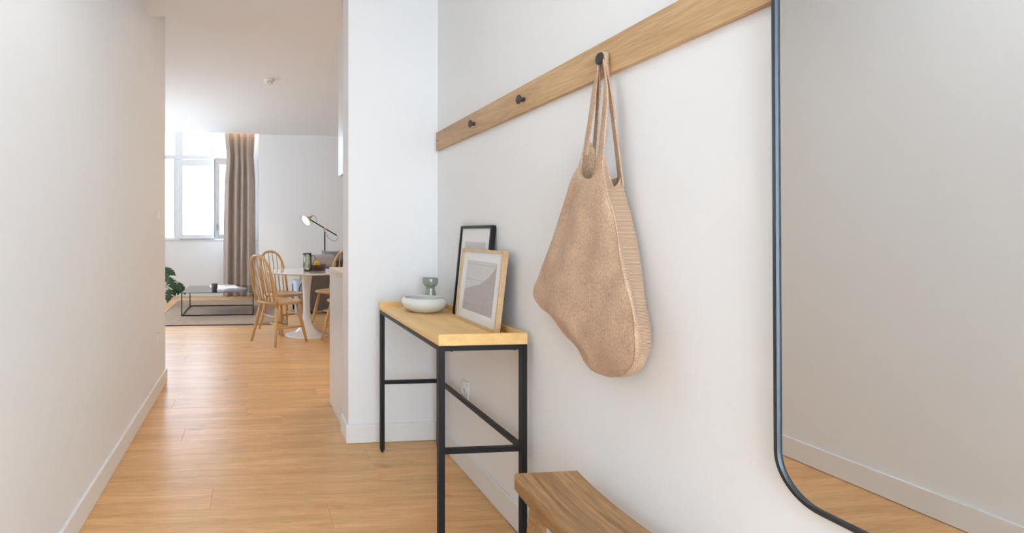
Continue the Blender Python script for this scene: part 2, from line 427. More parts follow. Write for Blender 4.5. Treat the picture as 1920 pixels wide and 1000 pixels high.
tube([(-wA + .036, -.035, hz), (-wA + .036, -.075, hz)], .009, 10, hd)
tube([(-wA + .030, -.072, hz), (-wA + .16, -.075, hz)], .009, 10, hd)
obj('handle', hd, 'steel', sA)
obj('seal', box(-wA - .007, -wA - .001, -.02, .02, .02, hB - .02), 'seal', sA)

# the far side of the street, blown out beyond the window
fc = empty('street_building', (-2, 24, -6))
tag(fc, 'pale building across the street beyond the open window', 'building')
fc_y = 0.0
obj('facade', box(-16, 16, fc_y, fc_y + 6, 0, 13.0), 'facade', fc)
obj('cornice', box(-16.3, 16.3, fc_y - .35, fc_y + .5, 12.7, 13.2), 'facade', fc)
for fz in (2.2, 5.6, 9.0):
    for k in range(-4, 5):
        x = k * 3.1
        wob = obj('street_window', box(x - .6, x + .6, fc_y - .03, fc_y + .05, fz, fz + 2.0), 'facglass', fc)
        obj('surround', box(x - .75, x + .75, fc_y - .10, fc_y + .02, fz - .15, fz), 'facade', wob)
tag(struct('street_ground', box(-40, 40, YW + .3, 24, -6.2, -6.0), 'street'))

# curtain ------------------------------------------------------------------
def make_curtain():
    bm = bmesh.new(); nx, nz = 150, 60
    prof = [(252, 421.0, 477.5), (275, 422.8, 476.2), (292, 424.8, 475.2), (312, 423.6, 476.6), (335, 421.2, 478.0), (400, 419.4, 478.6), (470, 418.6, 478.8), (557, 418.0, 478.6)]
    YC = 9.46; grid = []
    for j in range(nz + 1):
        py = 246 + (556.5 - 246) * j / nz
        for a, b_ in zip(prof, prof[1:]):
            if py <= b_[0] or b_ is prof[-1]:
                t = max(0, (py - a[0]) / (b_[0] - a[0])); x0p = a[1] + (b_[1] - a[1]) * t; x1p = a[2] + (b_[2] - a[2]) * t; break
        p0, p1 = at_y(x0p, py, YC), at_y(x1p, py, YC)
        z = max(.012, p0.z); row_ = []; v = j / nz
        for i in range(nx + 1):
            u = i / nx
            uu = u + .018 * math.sin(9 * u + 1.2) + .006 * math.sin(3 * v + 8 * u)
            amp = .030 + .022 * min(1, v * 3)
            y = YC + amp * (math.sin(2 * PI * 4.4 * uu + .6) + .35 * math.sin(2 * PI * 9.1 * uu + 1.0 + .8 * v)) * (.75 + .25 * math.sin(5 * u + 2))
            xx = p0.x + (p1.x - p0.x) * u + .012 * math.sin(2 * PI * 4.4 * uu + 2.1) * math.sin(PI * u)
            row_.append(bm.verts.new((xx, y, z)))
        grid.append(row_)
    for j in range(nz):
        for i in range(nx): bm.faces.new((grid[j][i], grid[j + 1][i], grid[j + 1][i + 1], grid[j][i + 1]))
    cu = empty('curtain', (-.26, 9.46, 0)); tag(cu, 'floor-length taupe curtain gathered at the edge of the window', 'curtain')
    o = obj('drape', bm, 'curtain', cu, True); o.location = (.26, -9.46, 0)
    md = o.modifiers.new('t', 'SOLIDIFY'); md.thickness = .004
    tr = box(-.32, .32, -.012, .012, 3.115, 3.15, .003, 1); obj('track', tr, 'pvc', cu)
make_curtain()
led = empty('curtain_light_strip', (-.9, 9.365, 3.0))
tag(led, 'warm light strip tucked in the ceiling pocket above the curtain', 'light strip')
obj('channel', box(.28, .97, -.024, -.008, .0, .03, .002, 1), 'white', led)
obj('led_strip', box(.29, .96, -.008, -.004, .006, .024), 'led', led)

# made-up fill lamps, out of frame, added to brighten the hall and kitchen end
for nm, x, y, zc_, dm in (('warmly lit above the kitchen and dining area', 1.25, 4.15, LC, 'diffuser_warm'), ('above the wooden stool', -.08, 1.45, HC, 'diffuser'), ('nearest the added glazed door', .10, -1.1, HC, 'diffuser')):
    e = empty('added_ceiling_lamp', (x, y, zc_)); tag(e, 'added white ceiling fill lamp ' + nm, 'ceiling lamp', 'added fill lamps')
    sharp(obj('housing', lathe([(0, 0), (.235, 0), (.235, -.05), (.222, -.056), (.215, -.05)], 40), 'white', e))
    obj('diffuser', lathe([(.216, -.050), (.19, -.064), (.10, -.072), (0, -.074)], 40), dm, e, True)

# smoke detector
p = ray(504, 150); t = (LC - CAMZ) / p.z; p = Vector((p.x * t, p.y * t, LC))
sd = empty('smoke_detector', p); tag(sd, 'round cream smoke detector on the living room ceiling', 'smoke detector')
sharp(obj('base', lathe([(0, 0), (.060, 0), (.060, -.014), (.055, -.020), (0, -.020)], 32), 'white', sd))
sharp(obj('sensor_cap', lathe([(.048, -.019), (.047, -.034), (.043, -.044), (.03, -.052), (0, -.054)], 32), 'white', sd))
for k in range(6):
    a = k * PI / 3 + .2
    s_ = box(-.009, .009, -.0010, .0010, -.0018, .0018); o = obj('vent_slot', s_, 'seal', sd); o.location = (.0465 * math.cos(a), .0465 * math.sin(a), -.036); o.rotation_euler = (0, 0, a + PI / 2)

# switch and sockets
def plate(name, label, cat, loc, face, w_, h_, kind):
    e = empty(name, loc, 0 if face > 0 else PI); tag(e, label, cat)          # local +x points into the room
    obj('plate', box(0, .009, -w_ / 2, w_ / 2, -h_ / 2, h_ / 2, .002, 2), 'white', e)
    if kind == 'switch':
        obj('rocker', box(.008, .014, -w_ * .36, w_ * .36, -h_ * .36, h_ * .36, .0015, 2), 'white', e)
    else:
        b = lathe([(.030, 0), (.030, .006), (.024, .006), (.020, .001), (0, .001)], 28)
        bmesh.ops.rotate(b, verts=b.verts[:], cent=(0, 0, 0), matrix=Matrix.Rotation(PI / 2, 3, 'Y')); bmesh.ops.translate(b, verts=b.verts[:], vec=(.0075, 0, 0))
        o = obj('socket_ring', b, 'white', e)
        for s_ in (-1, 1):
            q = tube([(.0082, s_ * .0095, 0), (.0098, s_ * .0095, 0)], .0028, 8); obj('pin_hole', q, 'seal', e)
    return e
p = at_x(297, 403.5, XL); plate('light_switch', 'white light switch on the left hall wall near its end', 'switch', p, 1, .08, .083, 'switch')
p = at_x(296, 636, XL); plate('wall_socket', 'white socket low on the left hall wall below the light switch', 'socket', p, 1, .078, .09, 'socket')
p = at_x(873.5, 730, XR); plate('wall_socket', 'white socket low on the wall behind the console table', 'socket', p, -1, .085, .088, 'socket')

# ------------------------------------------------------------------ coat rail
ZR0, ZR1, XF = 1.625, 1.727, XR - .020
rail = empty('coat_rail', (XR, 1.9, 1.676)); tag(rail, 'long oak peg rail fixed to the white wall above the console', 'coat rail')
def sub(o, root):
    o.location = tuple(-Vector(root.location)); return o
board = sub(sharp(obj('board', box(XF, XR, .952, 2.893, ZR0, ZR1, .0015, 2), 'oak', rail)), rail)
for (px, py) in ((1122.8, 110.6), (971, 184.6), (880.3, 232.6)):
    c = at_x(px, py, XF - .0245)
    def xl(prof):
        b = lathe(prof, 28); bmesh.ops.rotate(b, verts=b.verts[:], cent=(0, 0, 0), matrix=Matrix.Rotation(-PI / 2, 3, 'Y')); return b
    # lathe z axis becomes -x (towards the room)
    b = xl([(0, 0), (.0085, 0), (.0080, .016), (.0105, .0185), (.0172, .0200), (.0176, .0225), (.0168, .0245), (0, .0250)])
    o = sharp(obj('peg', b, 'peg', rail), 40); o.location = Vector((XF, c.y, 1.6705)) - rail.location
for yv in (2.872,):
    b = tube([(XF + .001, yv, 1.678), (XF - .0012, yv, 1.678)], .0042, 12); sub(obj('screw', b, 'peg', rail), rail)

# ------------------------------------------------------------------ mirror
mz0, mz1, my1, my0 = .662, 2.25, .948, .20
def rrect(y0, y1, z0, z1, r, n=14):
    P = []
    for cy, cz, a0 in ((y1 - r, z1 - r, 0), (y0 + r, z1 - r, PI / 2), (y0 + r, z0 + r, PI), (y1 - r, z0 + r, 3 * PI / 2)):
        for k in range(n + 1):
            a = a0 + PI / 2 * k / n; P.append((cy + r * math.cos(a), cz + r * math.sin(a)))
    return P
mir = empty('wall_mirror', (XR - .003, (my0 + my1) / 2, mz0)); tag(mir, 'large wall mirror with a thin black frame and rounded corners', 'mirror')
hw, hh, FW, FD, RC = (my1 - my0) / 2, mz1 - mz0, .0095, .022, .085
outer, inner = rrect(-hw, hw, 0, hh, RC), rrect(-hw + FW, hw - FW, FW, hh - FW, RC - FW)
b = bmesh.new(); n = len(outer)
rings = [[b.verts.new((x, q[0], q[1])) for q in P] for x, P in ((0, outer), (-FD + .0015, outer), (-FD, rrect(-hw + .0015, hw - .0015, .0015, hh - .0015, RC - .0015)), (-FD, rrect(-hw + FW - .001, hw - FW + .001, FW - .001, hh - FW + .001, RC - FW + .001)), (-FD + .0015, inner), (0, inner))]
for r0, r1 in zip(rings, rings[1:] + rings[:1]):
    for k in range(n): b.faces.new((r0[k], r0[(k + 1) % n], r1[(k + 1) % n], r1[k]))
bmesh.ops.recalc_face_normals(b, faces=b.faces[:])
sharp(obj('frame', b, 'mframe', mir), 50)
obj('mirror_glass', prism(inner, 'x', -.0165, -.002), 'mirror', mir)
mir.rotation_euler = (0, math.radians(-.35), 0)

# ------------------------------------------------------------------ console table
TX0, TX1, TY0, TY1, TZ = .668, 1.006, 1.880, 2.803, .757
con = empty('console_table', ((TX0 + TX1) / 2, (TY0 + TY1) / 2, 0)); tag(con, 'slim console table with an oak tray top on a black steel frame', 'console table')
T, R_ = .023, .019
tr = sub(sharp(obj('tray_board', box(TX0, TX1 - .012, TY0 + .012, TY1 - .012, TZ, TZ + .016, .0012, 1), 'tray', con)), con)
sub(sharp(obj('tray_rim', box(TX0, TX1, TY0, TY0 + .012, TZ, TZ + .042, .0012, 1), 'tray', con)), con)
sub(sharp(obj('tray_rim', box(TX0, TX1, TY1 - .012, TY1, TZ, TZ + .042, .0012, 1), 'tray', con)), con)
sub(sharp(obj('tray_rim', box(TX1 - .012, TX1, TY0 + .012, TY1 - .012, TZ, TZ + .042, .0012, 1), 'tray', con)), con)
ax, bx_ = TX0 + .001, TX1 - .001; ay, by_ = TY0 + .001, TY1 - .001
for x in (ax, bx_ - T):
    for y in (ay, by_ - T):
        lg = sub(obj('leg', box(x, x + T, y, y + T, .012, TZ - .0005, .0012, 1), 'black', con), con)
        f = obj('foot', lathe([(0, .0), (.008, .0), (.0085, .003), (.008, .0125), (0, .0125)], 14, c=(x + T / 2, y + T / 2, 0)), 'seal', lg)
def bar(nm, *a): sub(obj(nm, box(*a, .0012, 1), 'black', con), con)
z1 = TZ - .0005
bar('top_rail', ax, ax + R_, ay + T, by_ - T, z1 - R_, z1); bar('top_rail', bx_ - R_, bx_, ay + T, by_ - T, z1 - R_, z1)
bar('top_rail', ax + T, bx_ - T, ay, ay + R_, z1 - R_, z1); bar('top_rail', ax + T, bx_ - T, by_ - R_, by_, z1 - R_, z1)
zs = .361
bar('stretcher', ax + T, bx_ - T, ay + .002, ay + .002 + R_, zs, zs + R_); bar('stretcher', ax + T, bx_ - T, by_ - .002 - R_, by_ - .002, zs, zs + R_)
bar('stretcher', bx_ - R_ - .002, bx_ - .002, ay + T, by_ - T, zs, zs + R_)
for x in (ax + .05, bx_ - .045):
    b = lathe([(0, -.004), (.004, -.0035), (.006, 0), (0, 0)], 12, c=(x, ay + .010, z1 - R_)); sub(obj('bolt', b, 'black', con), con)

# bowl, cup
ZT = TZ + .016
bw = obj('bowl', lathe([(0, .004), (.050, .004), (.056, 0), (.066, .001), (.088, .012), (.107, .030), (.114, .046), (.111, .060), (.101, .070), (.095, .0725), (.091, .071), (.098, .062), (.105, .046), (.098, .032), (.080, .016), (.05, .009), (0, .008)], 56), 'ceramic', None, True, (.848, 2.606, ZT))
tag(bw, 'wide white glazed bowl with an inward curving rim on the console', 'bowl')
cp = bmesh.new(); prof = [(0, .003), (.034, .003), (.0375, 0), (.038, .004), (.034, .035), (.0275, .070), (.0225, .098), (.0215, .106), (.0235, .111), (.031, .117), (.037, .126), (.0395, .138), (.0395, .154), (.038, .1565), (.036, .155), (.0355, .140), (.031, .127), (.018, .121), (0, .120)]
nA = 48; rr = []
for r, z in prof:
    fl_ = [1 + (.022 * math.cos(12 * 2 * PI * k / nA) if .01 < z < .152 and r > .02 else 0) for k in range(nA)]
    rr.append([cp.verts.new((r * fl_[k] * math.cos(2 * PI * k / nA), r * fl_[k] * math.sin(2 * PI * k / nA), z)) for k in range(nA)] if r > 0 else [cp.verts.new((0, 0, z))])
for a, b_ in zip(rr, rr[1:]):
    for k in range(nA):
        k2 = (k + 1) % nA
        if len(a) == 1: cp.faces.new((a[0], b_[k2], b_[k]))
        elif len(b_) == 1: cp.faces.new((a[k], a[k2], b_[0]))
        else: cp.faces.new((a[k], a[k2], b_[k2], b_[k]))
o = obj('footed_cup', cp, 'green', None, True, (.929, 2.742, ZT)); tag(o, 'sage green ribbed footed cup behind the white bowl', 'cup')

# picture frames
def picture(name, label, xb, xt, y0, y1, slant, fm, fw, depth, matw, art):
    """leaning frame: local +x faces the room (world -x), local y = -world y, local z up the slope."""
    e = empty(name, (xb, (y0 + y1) / 2, ZT + .0005)); tag(e, label, 'picture frame', 'leaning picture frames')
    ang = math.asin((xt - xb) / slant)
    e.rotation_euler = Matrix.Rotation(PI, 3, 'Z').to_euler()
    e.matrix_world = Matrix.Translation(e.location) @ Matrix.Rotation(PI, 4, 'Z') @ Matrix.Rotation(-ang, 4, 'Y')
    hw_ = abs(y1 - y0) / 2; H = slant
    for a in ((-hw_, -hw_ + fw, 0, H), (hw_ - fw, hw_, 0, H)):
        sharp(obj('frame_stile', box(-depth, 0, a[0], a[1], a[2], a[3], .001, 1), fm, e))
    for a in ((-hw_ + fw, hw_ - fw, 0, fw), (-hw_ + fw, hw_ - fw, H - fw, H)):
        sharp(obj('frame_rail', box(-depth, 0, a[0], a[1], a[2], a[3], .001, 1), fm, e))
    obj('backing', box(-depth + .001, -depth + .004, -hw_ + fw, hw_ - fw, fw, H - fw), 'bowlwood', e)
    mt = obj('mat_board', box(-.0095, -.0075, -hw_ + fw, hw_ - fw, fw, H - fw), 'mat_board', e)
    a0, a1, b0, b1 = -hw_ + fw + matw[0], hw_ - fw - matw[0], fw + matw[1], H - fw - matw[1]
    pr = obj('print', box(-.0075, -.0071, a0, a1, b0, b1), 'print_light', mt)
    art(pr, a0, a1, b0, b1)
    obj('glazing', box(-.0050, -.0038, -hw_ + fw, hw_ - fw, fw, H - fw), 'picglass', e)
    return e
def art_curve(pr, a0, a1, b0, b1):
    W, H = a1 - a0, b1 - b0
    P = [(a0, b0), (a1, b0), (a1, b0 + H * .93)]
    # hill: rises towards local +y (the end nearer the camera)
    cur = [(1.0, .97), (.93, .86), (.80, .73), (.66, .63), (.5, .55), (.33, .50), (.18, .46), (.08, .44), (0, .36)]
    P = [(a0, b0), (a1, b0)] + [(a0 + W * u, b0 + H * v) for u, v in cur]
    obj('print_shape', prism(P, 'x', -.0071, -.0069), 'print_dark', pr)
    for v in (.30, .62, .93):
        obj('print_line', box(-.0069, -.0067, a0 + W * .02, a1 - W * .02, b0 + H * v, b0 + H * v + .0012), 'print_line', pr)
def art_plain(pr, a0, a1, b0, b1):
    W, H = a1 - a0, b1 - b0
    obj('print_shape', prism([(a0, b0), (a1, b0), (a1, b0 + H * .35), (a0 + W * .5, b0 + H * .5), (a0, b0 + H * .3)], 'x', -.0071, -.0069), 'print_dark', pr)
picture('picture_frame', 'tall black picture frame leaning on the wall behind the wooden frame', .966, 1.009, 2.185, 2.528, .430, 'black', .013, .020, (.045, .062), art_plain)
picture('picture_frame', 'pale wood picture frame with a mauve grey print leaning in front', .936, .974, 2.003, 2.418, .326, 'framewood', .012, .022, (.046, .040), art_curve)

# ------------------------------------------------------------------ linen bag
def make_bag():
    bag = empty('tote_bag', (.98, 1.47, .80)); tag(bag, 'brown linen tote bag hanging by its straps from the rail peg', 'bag')
    # (L, F, R) outline pixels: far edge, near front fold, near back edge; each at its own distance from the wall
    lv = [((1084, 326), (1135, 350), (1172, 360)), ((1066, 382), (1149, 408), (1186, 412)), ((1043, 447), (1162, 478), (1200, 482)), ((1017, 510), (1177, 545), (1210, 552)),
          ((1004, 543), (1190, 598), (1217.5, 604)), ((1010, 566), (1194, 638), (1218.5, 642)), ((1036, 584), (1190, 668), (1212, 668)), ((1062, 620), (1181, 690), (1203, 688)), ((1086, 648), (1172, 701), (1192, 700)), ((1099, 676), (1160, 706), (1180, 706)), ((1110, 694), (1148, 708), (1166, 708))]
    xs = [(.985, .935, 1.016), (.985, .928, 1.020), (.984, .920, 1.022), (.984, .914, 1.024), (.984, .912, 1.025), (.983, .914, 1.025), (.980, .918, 1.024), (.978, .926, 1.021), (.975, .936, 1.016), (.973, .946, 1.008), (.972, .958, .996)]
    def sect(L, F, R):
        A = L.lerp(F, .22); A.x = L.x + (F.x - L.x) * .80
        B = L.lerp(F, .62); B.x = F.x - .004
        Sx = F.lerp(R, .40); Sx.y += .022; Sx.x += .004
        K1 = R.lerp(L, .38); K1.x = min(R.x + .003, 1.0275); K2 = R.lerp(L, .78); K2.x = min(R.x, 1.026)
        return [L, A, B, F, Sx, R, K1, K2]
    secs = []
    # the rim: straps rise from L, F, R and the hidden far back corner; scoops between them
    xr = (.990, .945, 1.014)
    L, F, R = at_x(1099, 268, xr[0]), at_x(1129, 292, xr[1]), at_x(1163.5, 333, xr[2])
    A, B = at_x(1089, 322, .962), at_x(1108, 338, .948); Sx = at_x(1149, 351, .985)
    K1 = at_x(1140, 335, 1.018); K2 = at_x(1116, 285, 1.014)
    secs.append([L, A, B, F, Sx, R, K1, K2])
    for (a, b_, c), x in zip(lv, xs): secs.append(sect(at_x(*a, x[0]), at_x(*b_, x[1]), at_x(*c, x[2])))
    NU, NV = 96, 84; ns = 8
    def ring(sec):
        P = [sec[(k) % ns] for k in range(-2, ns + 3)]
        out = []
        for k in range(NU):
            t = k * ns / NU; i = int(t); f = t - i
            p0, p1, p2, p3 = P[i + 1], P[i + 2], P[i + 3], P[i + 4]
            out.append(0.5 * ((2 * p1) + (p2 - p0) * f + (2 * p0 - 5 * p1 + 4 * p2 - p3) * f * f + (3 * p1 - p0 - 3 * p2 + p3) * f ** 3))
        return out
    rings0 = [ring(s_) for s_ in secs]
    bm = bmesh.new(); vs = []
    for j in range(NV + 1):
        t = j * (len(secs) - 1) / NV; row_ = []
        for k in range(NU):
            p = crom([r[k] for r in rings0], t)
            u = k / NU * ns; v = j / NV
            if 0 < u < 5:                       # soft folds on the visible cloth
                wgt = min(1, v * 5) * max(0, 1 - max(0, v - .8) * 4)
                p.x += wgt * (.005 * math.sin(3.1 * u * 2 + 2.2 * v) * math.exp(-((u - 1.3) / .9) ** 2) + .0030 * math.sin(11 * v + 4 * u) + .0018 * math.sin(26 * v + 9 * u + 1))
                if u < 3: p.x += .008 * math.exp(-((u - 1.05 - .25 * v) / .10) ** 2) * min(1, v * 4) * max(0, 1 - v * 1.5)
            p.x = min(p.x, 1.0290)
            row_.append(bm.verts.new(p - bag.location))
        vs.append(row_)
    uvl = None
    for j in range(NV):
        for k in range(NU):
            f = bm.faces.new((vs[j][k], vs[j + 1][k], vs[j + 1][(k + 1) % NU], vs[j][(k + 1) % NU]))
            if 3.05 < (k + .5) / NU * ns < 5.4 and j < NV * .62: f.material_index = 2
    vs_co = [[v.co.copy() for v in r] for r in vs]
    # close the bottom: front row sewn to back row
    last = vs[-1]; cpt = sum((v.co for v in last), Vector()) / NU
    mid = [bm.verts.new(v.co.lerp(cpt, .5) + Vector((0, 0, -.004))) for v in last]; cv = bm.verts.new(cpt + Vector((0, 0, -.005)))
    for k in range(NU):
        bm.faces.new((last[k], mid[k], mid[(k + 1) % NU], last[(k + 1) % NU])); bm.faces.new((mid[k], cv, mid[(k + 1) % NU]))
    bmesh.ops.recalc_face_normals(bm, faces=bm.faces[:])
    body = obj('bag_body', bm, ['linen', 'linen_in', 'linen_side'], bag, True)
    md = body.modifiers.new('t', 'SOLIDIFY'); md.thickness = .003; md.offset = -1
    kF = 3 * NU // ns
    sm = tube([vs_co[j][kF] for j in range(4, NV - 6)], .0022, 7)
    obj('seam', sm, 'linen', bag, True)
    # hem round the opening
    hem = [v for v in rings0[0]] + [rings0[0][0]]
    hb = tube([Vector(p) - bag.location for p in hem], .0028, 8, caps=False); obj('hem', hb, 'linen', bag, True)
    # straps: two loops over the peg
    py_, pz_ = at_x(1122.8, 110.6, XF - .0245).y, 1.6705
    def ribbon(path, n=70, th=.0035):
        pts = smooth_path([q[0] for q in path], n); ws = smooth_path([q[1] for q in path], n)
        wd = [crom([Vector((q[2], 0, 0)) for q in path], k * (len(path) - 1) / (n - 1)).x for k in range(n)]
        b = bmesh.new(); rg = []
        for i in range(n):
            t_ = (pts[min(i + 1, n - 1)] - pts[max(i - 1, 0)]).normalized(); w_ = (ws[i] - t_ * ws[i].dot(t_)).normalized(); nn = t_.cross(w_)
            rg.append([b.verts.new(pts[i] - bag.location + w_ * s1 * wd[i] / 2 + nn * s2 * th / 2) for s1, s2 in ((-1, -1), (-.85, -1.5), (.85, -1.5), (1, -1), (1, 1), (.85, 1.5), (-.85, 1.5), (-1, 1))])
        for r0, r1 in zip(rg, rg[1:]):
            for k in range(8): b.faces.new((r0[k], r0[(k + 1) % 8], r1[(k + 1) % 8], r1[k]))
        b.faces.new(rg[0][::-1]); b.faces.new(rg[-1]); bmesh.ops.recalc_face_normals(b, faces=b.faces[:])
        return sharp(obj('strap', b, 'linen', bag), 50)
    Yd, Xd = Vector((-.25, -1, 0)), Vector((-1, 0, 0))
    def loop(lp, rp, xp, r, wp):
        P = [(p, Yd, w_) for p, w_ in lp]
        P += [(Vector((xp, py_ + r * 1.05, pz_ - .012)), Vector((-.8, -.5, 0)), wp), (Vector((xp, py_ + r * .8, pz_ + r * .7)), Xd, wp), (Vector((xp, py_, pz_ + r * 1.12)), Xd, wp),
              (Vector((xp, py_ - r * .85, pz_ + r * .65)), Xd, wp), (Vector((xp, py_ - r * 1.1, pz_ - .014)), Vector((-.8, -.5, 0)), wp)]
        P += [(p, Yd, w_) for p, w_ in rp[::-1]]
        return ribbon(P, 90)
    loop([(at_x(1097, 292, .980), .034), (at_x(1101, 262, .984), .032), (at_x(1108.5, 215, .988), .029), (at_x(1116, 160, .994), .025)],
         [(at_x(1124, 335, .944), .042), (at_x(1126, 300, .947), .036), (at_x(1131, 245, .962), .030), (at_x(1136, 180, .982), .026)], .9985, .0115, .019)
    loop([(at_x(1114, 300, 1.018), .034), (at_x(1116, 270, 1.016), .030), (at_x(1120, 215, 1.008), .024), (at_x(1123, 165, 1.002), .020)],
         [(at_x(1165, 352, 1.014), .030), (at_x(1163, 333, 1.014), .026), (at_x(1155.5, 270, 1.015), .022), (at_x(1146, 190, 1.008), .020)], 1.0005, .0155, .016)
make_bag()

# ------------------------------------------------------------------ wooden stool (saddle bench)
def make_stool():
    st = empty('wooden_stool', (.876, 1.30, 0)); tag(st, 'weathered wooden stool with a dished seat beside the mirror wall', 'stool')
    W, L, TH, Z0 = .202, .46, .050, .450
    nx, ny = 6, 28; bm = bmesh.new()
    def zt(y): s_ = abs(y) / (L / 2); return Z0 - .020 * (1 - s_ ** 2.2)
    top = []; bot = []
    for j in range(ny + 1):
        y = -L / 2 + L * j / ny
        top.append([bm.verts.new((-W / 2 + W * i / nx, y, zt(y))) for i in range(nx + 1)])
        bot.append([bm.verts.new((-W / 2 + W * i / nx, y, zt(y) - TH)) for i in range(nx + 1)])
    for j in range(ny):
        for i in range(nx):
            bm.faces.new((top[j][i], top[j][i + 1], top[j + 1][i + 1], top[j + 1][i])); bm.faces.new((bot[j][i], bot[j + 1][i], bot[j + 1][i + 1], bot[j][i + 1]))
        bm.faces.new((top[j][0], top[j + 1][0], bot[j + 1][0], bot[j][0])); bm.faces.new((top[j][nx], bot[j][nx], bot[j + 1][nx], top[j + 1][nx]))
    for i in range(nx):
        bm.faces.new((top[0][i], bot[0][i], bot[0][i + 1], top[0][i + 1])); bm.faces.new((top[ny][i], top[ny][i + 1], bot[ny][i + 1], bot[ny][i]))
    bmesh.ops.recalc_face_normals(bm, faces=bm.faces[:])
    ed = [e for e in bm.edges if e.calc_face_angle(0) > .9]
    bmesh.ops.bevel(bm, geom=ed, offset=.004, segments=3, affect='EDGES')
    sharp(obj('seat', bm, 'teak', st), 40)
    def leg(sx, sy):
        b = bmesh.new(); t, f = Vector((sx * .062, sy * .155, Z0 - TH - .004)), Vector((sx * .092, sy * .190, 0))
        vs = []
        for c, h in ((t, .021), (f, .019)):
            vs.append([b.verts.new((c.x + a * h * .9, c.y + d * h, c.z)) for a, d in ((-1, -1), (1, -1), (1, 1), (-1, 1))])
        for v in vs[0]: v.co.z = zt(v.co.y) - TH + .001
        for k in range(4): b.faces.new((vs[0][k], vs[0][(k + 1) % 4], vs[1][(k + 1) % 4], vs[1][k]))
        b.faces.new(vs[0][::-1]); b.faces.new(vs[1]); bmesh.ops.recalc_face_normals(b, faces=b.faces[:])
        bmesh.ops.bevel(b, geom=b.edges[:], offset=.003, segments=2, affect='EDGES')
        sharp(obj('leg', b, 'teak', st), 40)
    for sx in (-1, 1):
        for sy in (-1, 1): leg(sx, sy)
    for sy in (-1, 1):
        yq = sy * .176; sharp(obj('stretcher', box(-.075, .075, yq - .010, yq + .010, .14, .175, .003, 2), 'teak', st), 40)
make_stool()

# ------------------------------------------------------------------ kitchen end
kc = empty('kitchen_cabinet', (1.2, 3.4, 0)); tag(kc, 'white kitchen base cabinet whose plain end faces the hall', 'cabinet')
KX0, KX1, KY0, KY1 = .5215, 2.6, 3.112, 3.652
def k(o): return sub(o, kc)
k(sharp(obj('end_panel', box(KX0, KX0 + .02, KY0, KY1, .002, .893, .0012, 1), 'cab', kc)))
k(obj('carcass', box(KX0 + .021, KX1, KY0, KY1 - .022, .10, .893), 'cab', kc))
k(obj('plinth', box(KX0 + .021, KX1, KY0 + .05, KY1 - .06, .002, .10), 'cab', kc))
for i in range(3):
    a = KX0 + .023 + i * .685
    d = k(sharp(obj('door', box(a, a + .682, KY1 - .020, KY1 - .001, .105, .888, .0012, 1), 'cab', kc)))
    obj('handle', box(a + .24, a + .44, KY1 - .001, KY1 + .008, .845, .857, .002, 1), 'steel', d)
ct = sharp(obj('worktop', box(KX0 - .003, KX1, KY0 - .006, KY1 + .004, .894, .930, .0015, 1), 'counter'))
tag(ct, 'pale beige worktop on the white kitchen base cabinet', 'worktop')
uc = empty('upper_cabinet', (1.2, 3.19, 1.518)); tag(uc, 'white kitchen wall cabinet mounted high above the worktop', 'cabinet')
UY1 = 3.285
def ku(o): return sub(o, uc)
ku(sharp(obj('carcass', box(.5225, KX1, 3.102, UY1 - .02, 1.52, 2.40, .0012, 1), 'cab', uc)))
ku(obj('underside', box(.5235, KX1, 3.104, UY1 - .022, 1.516, 1.52), 'counter', uc))
for i in range(3):
    a = .5225 + i * .69
    ku(sharp(obj('door', box(a, a + .687, UY1 - .019, UY1, 1.518, 2.40, .0012, 1), 'cab', uc)))

# ------------------------------------------------------------------ dining table and chairs
TC = Vector((.597, 6.045, 0))
dt = empty('round_dining_table', TC); tag(dt, 'round white pedestal dining table with a flared trumpet base', 'table')
sharp(obj('tabletop', lathe([(0, .706), (.40, .706), (.435, .712), (.449, .724), (.449, .728), (.446, .731), (0, .731)], 72), 'whitelac', dt), 30)
obj('pedestal', lathe([(0, .706), (.085, .706), (.072, .69), (.060, .64), (.050, .56), (.043, .46), (.040, .36), (.042, .27), (.050, .19), (.066, .125), (.095, .075), (.140, .045), (.195, .026), (.240, .013), (.248, .008), (.248, .0), (0, 0)], 56), 'whitelac', dt, True)

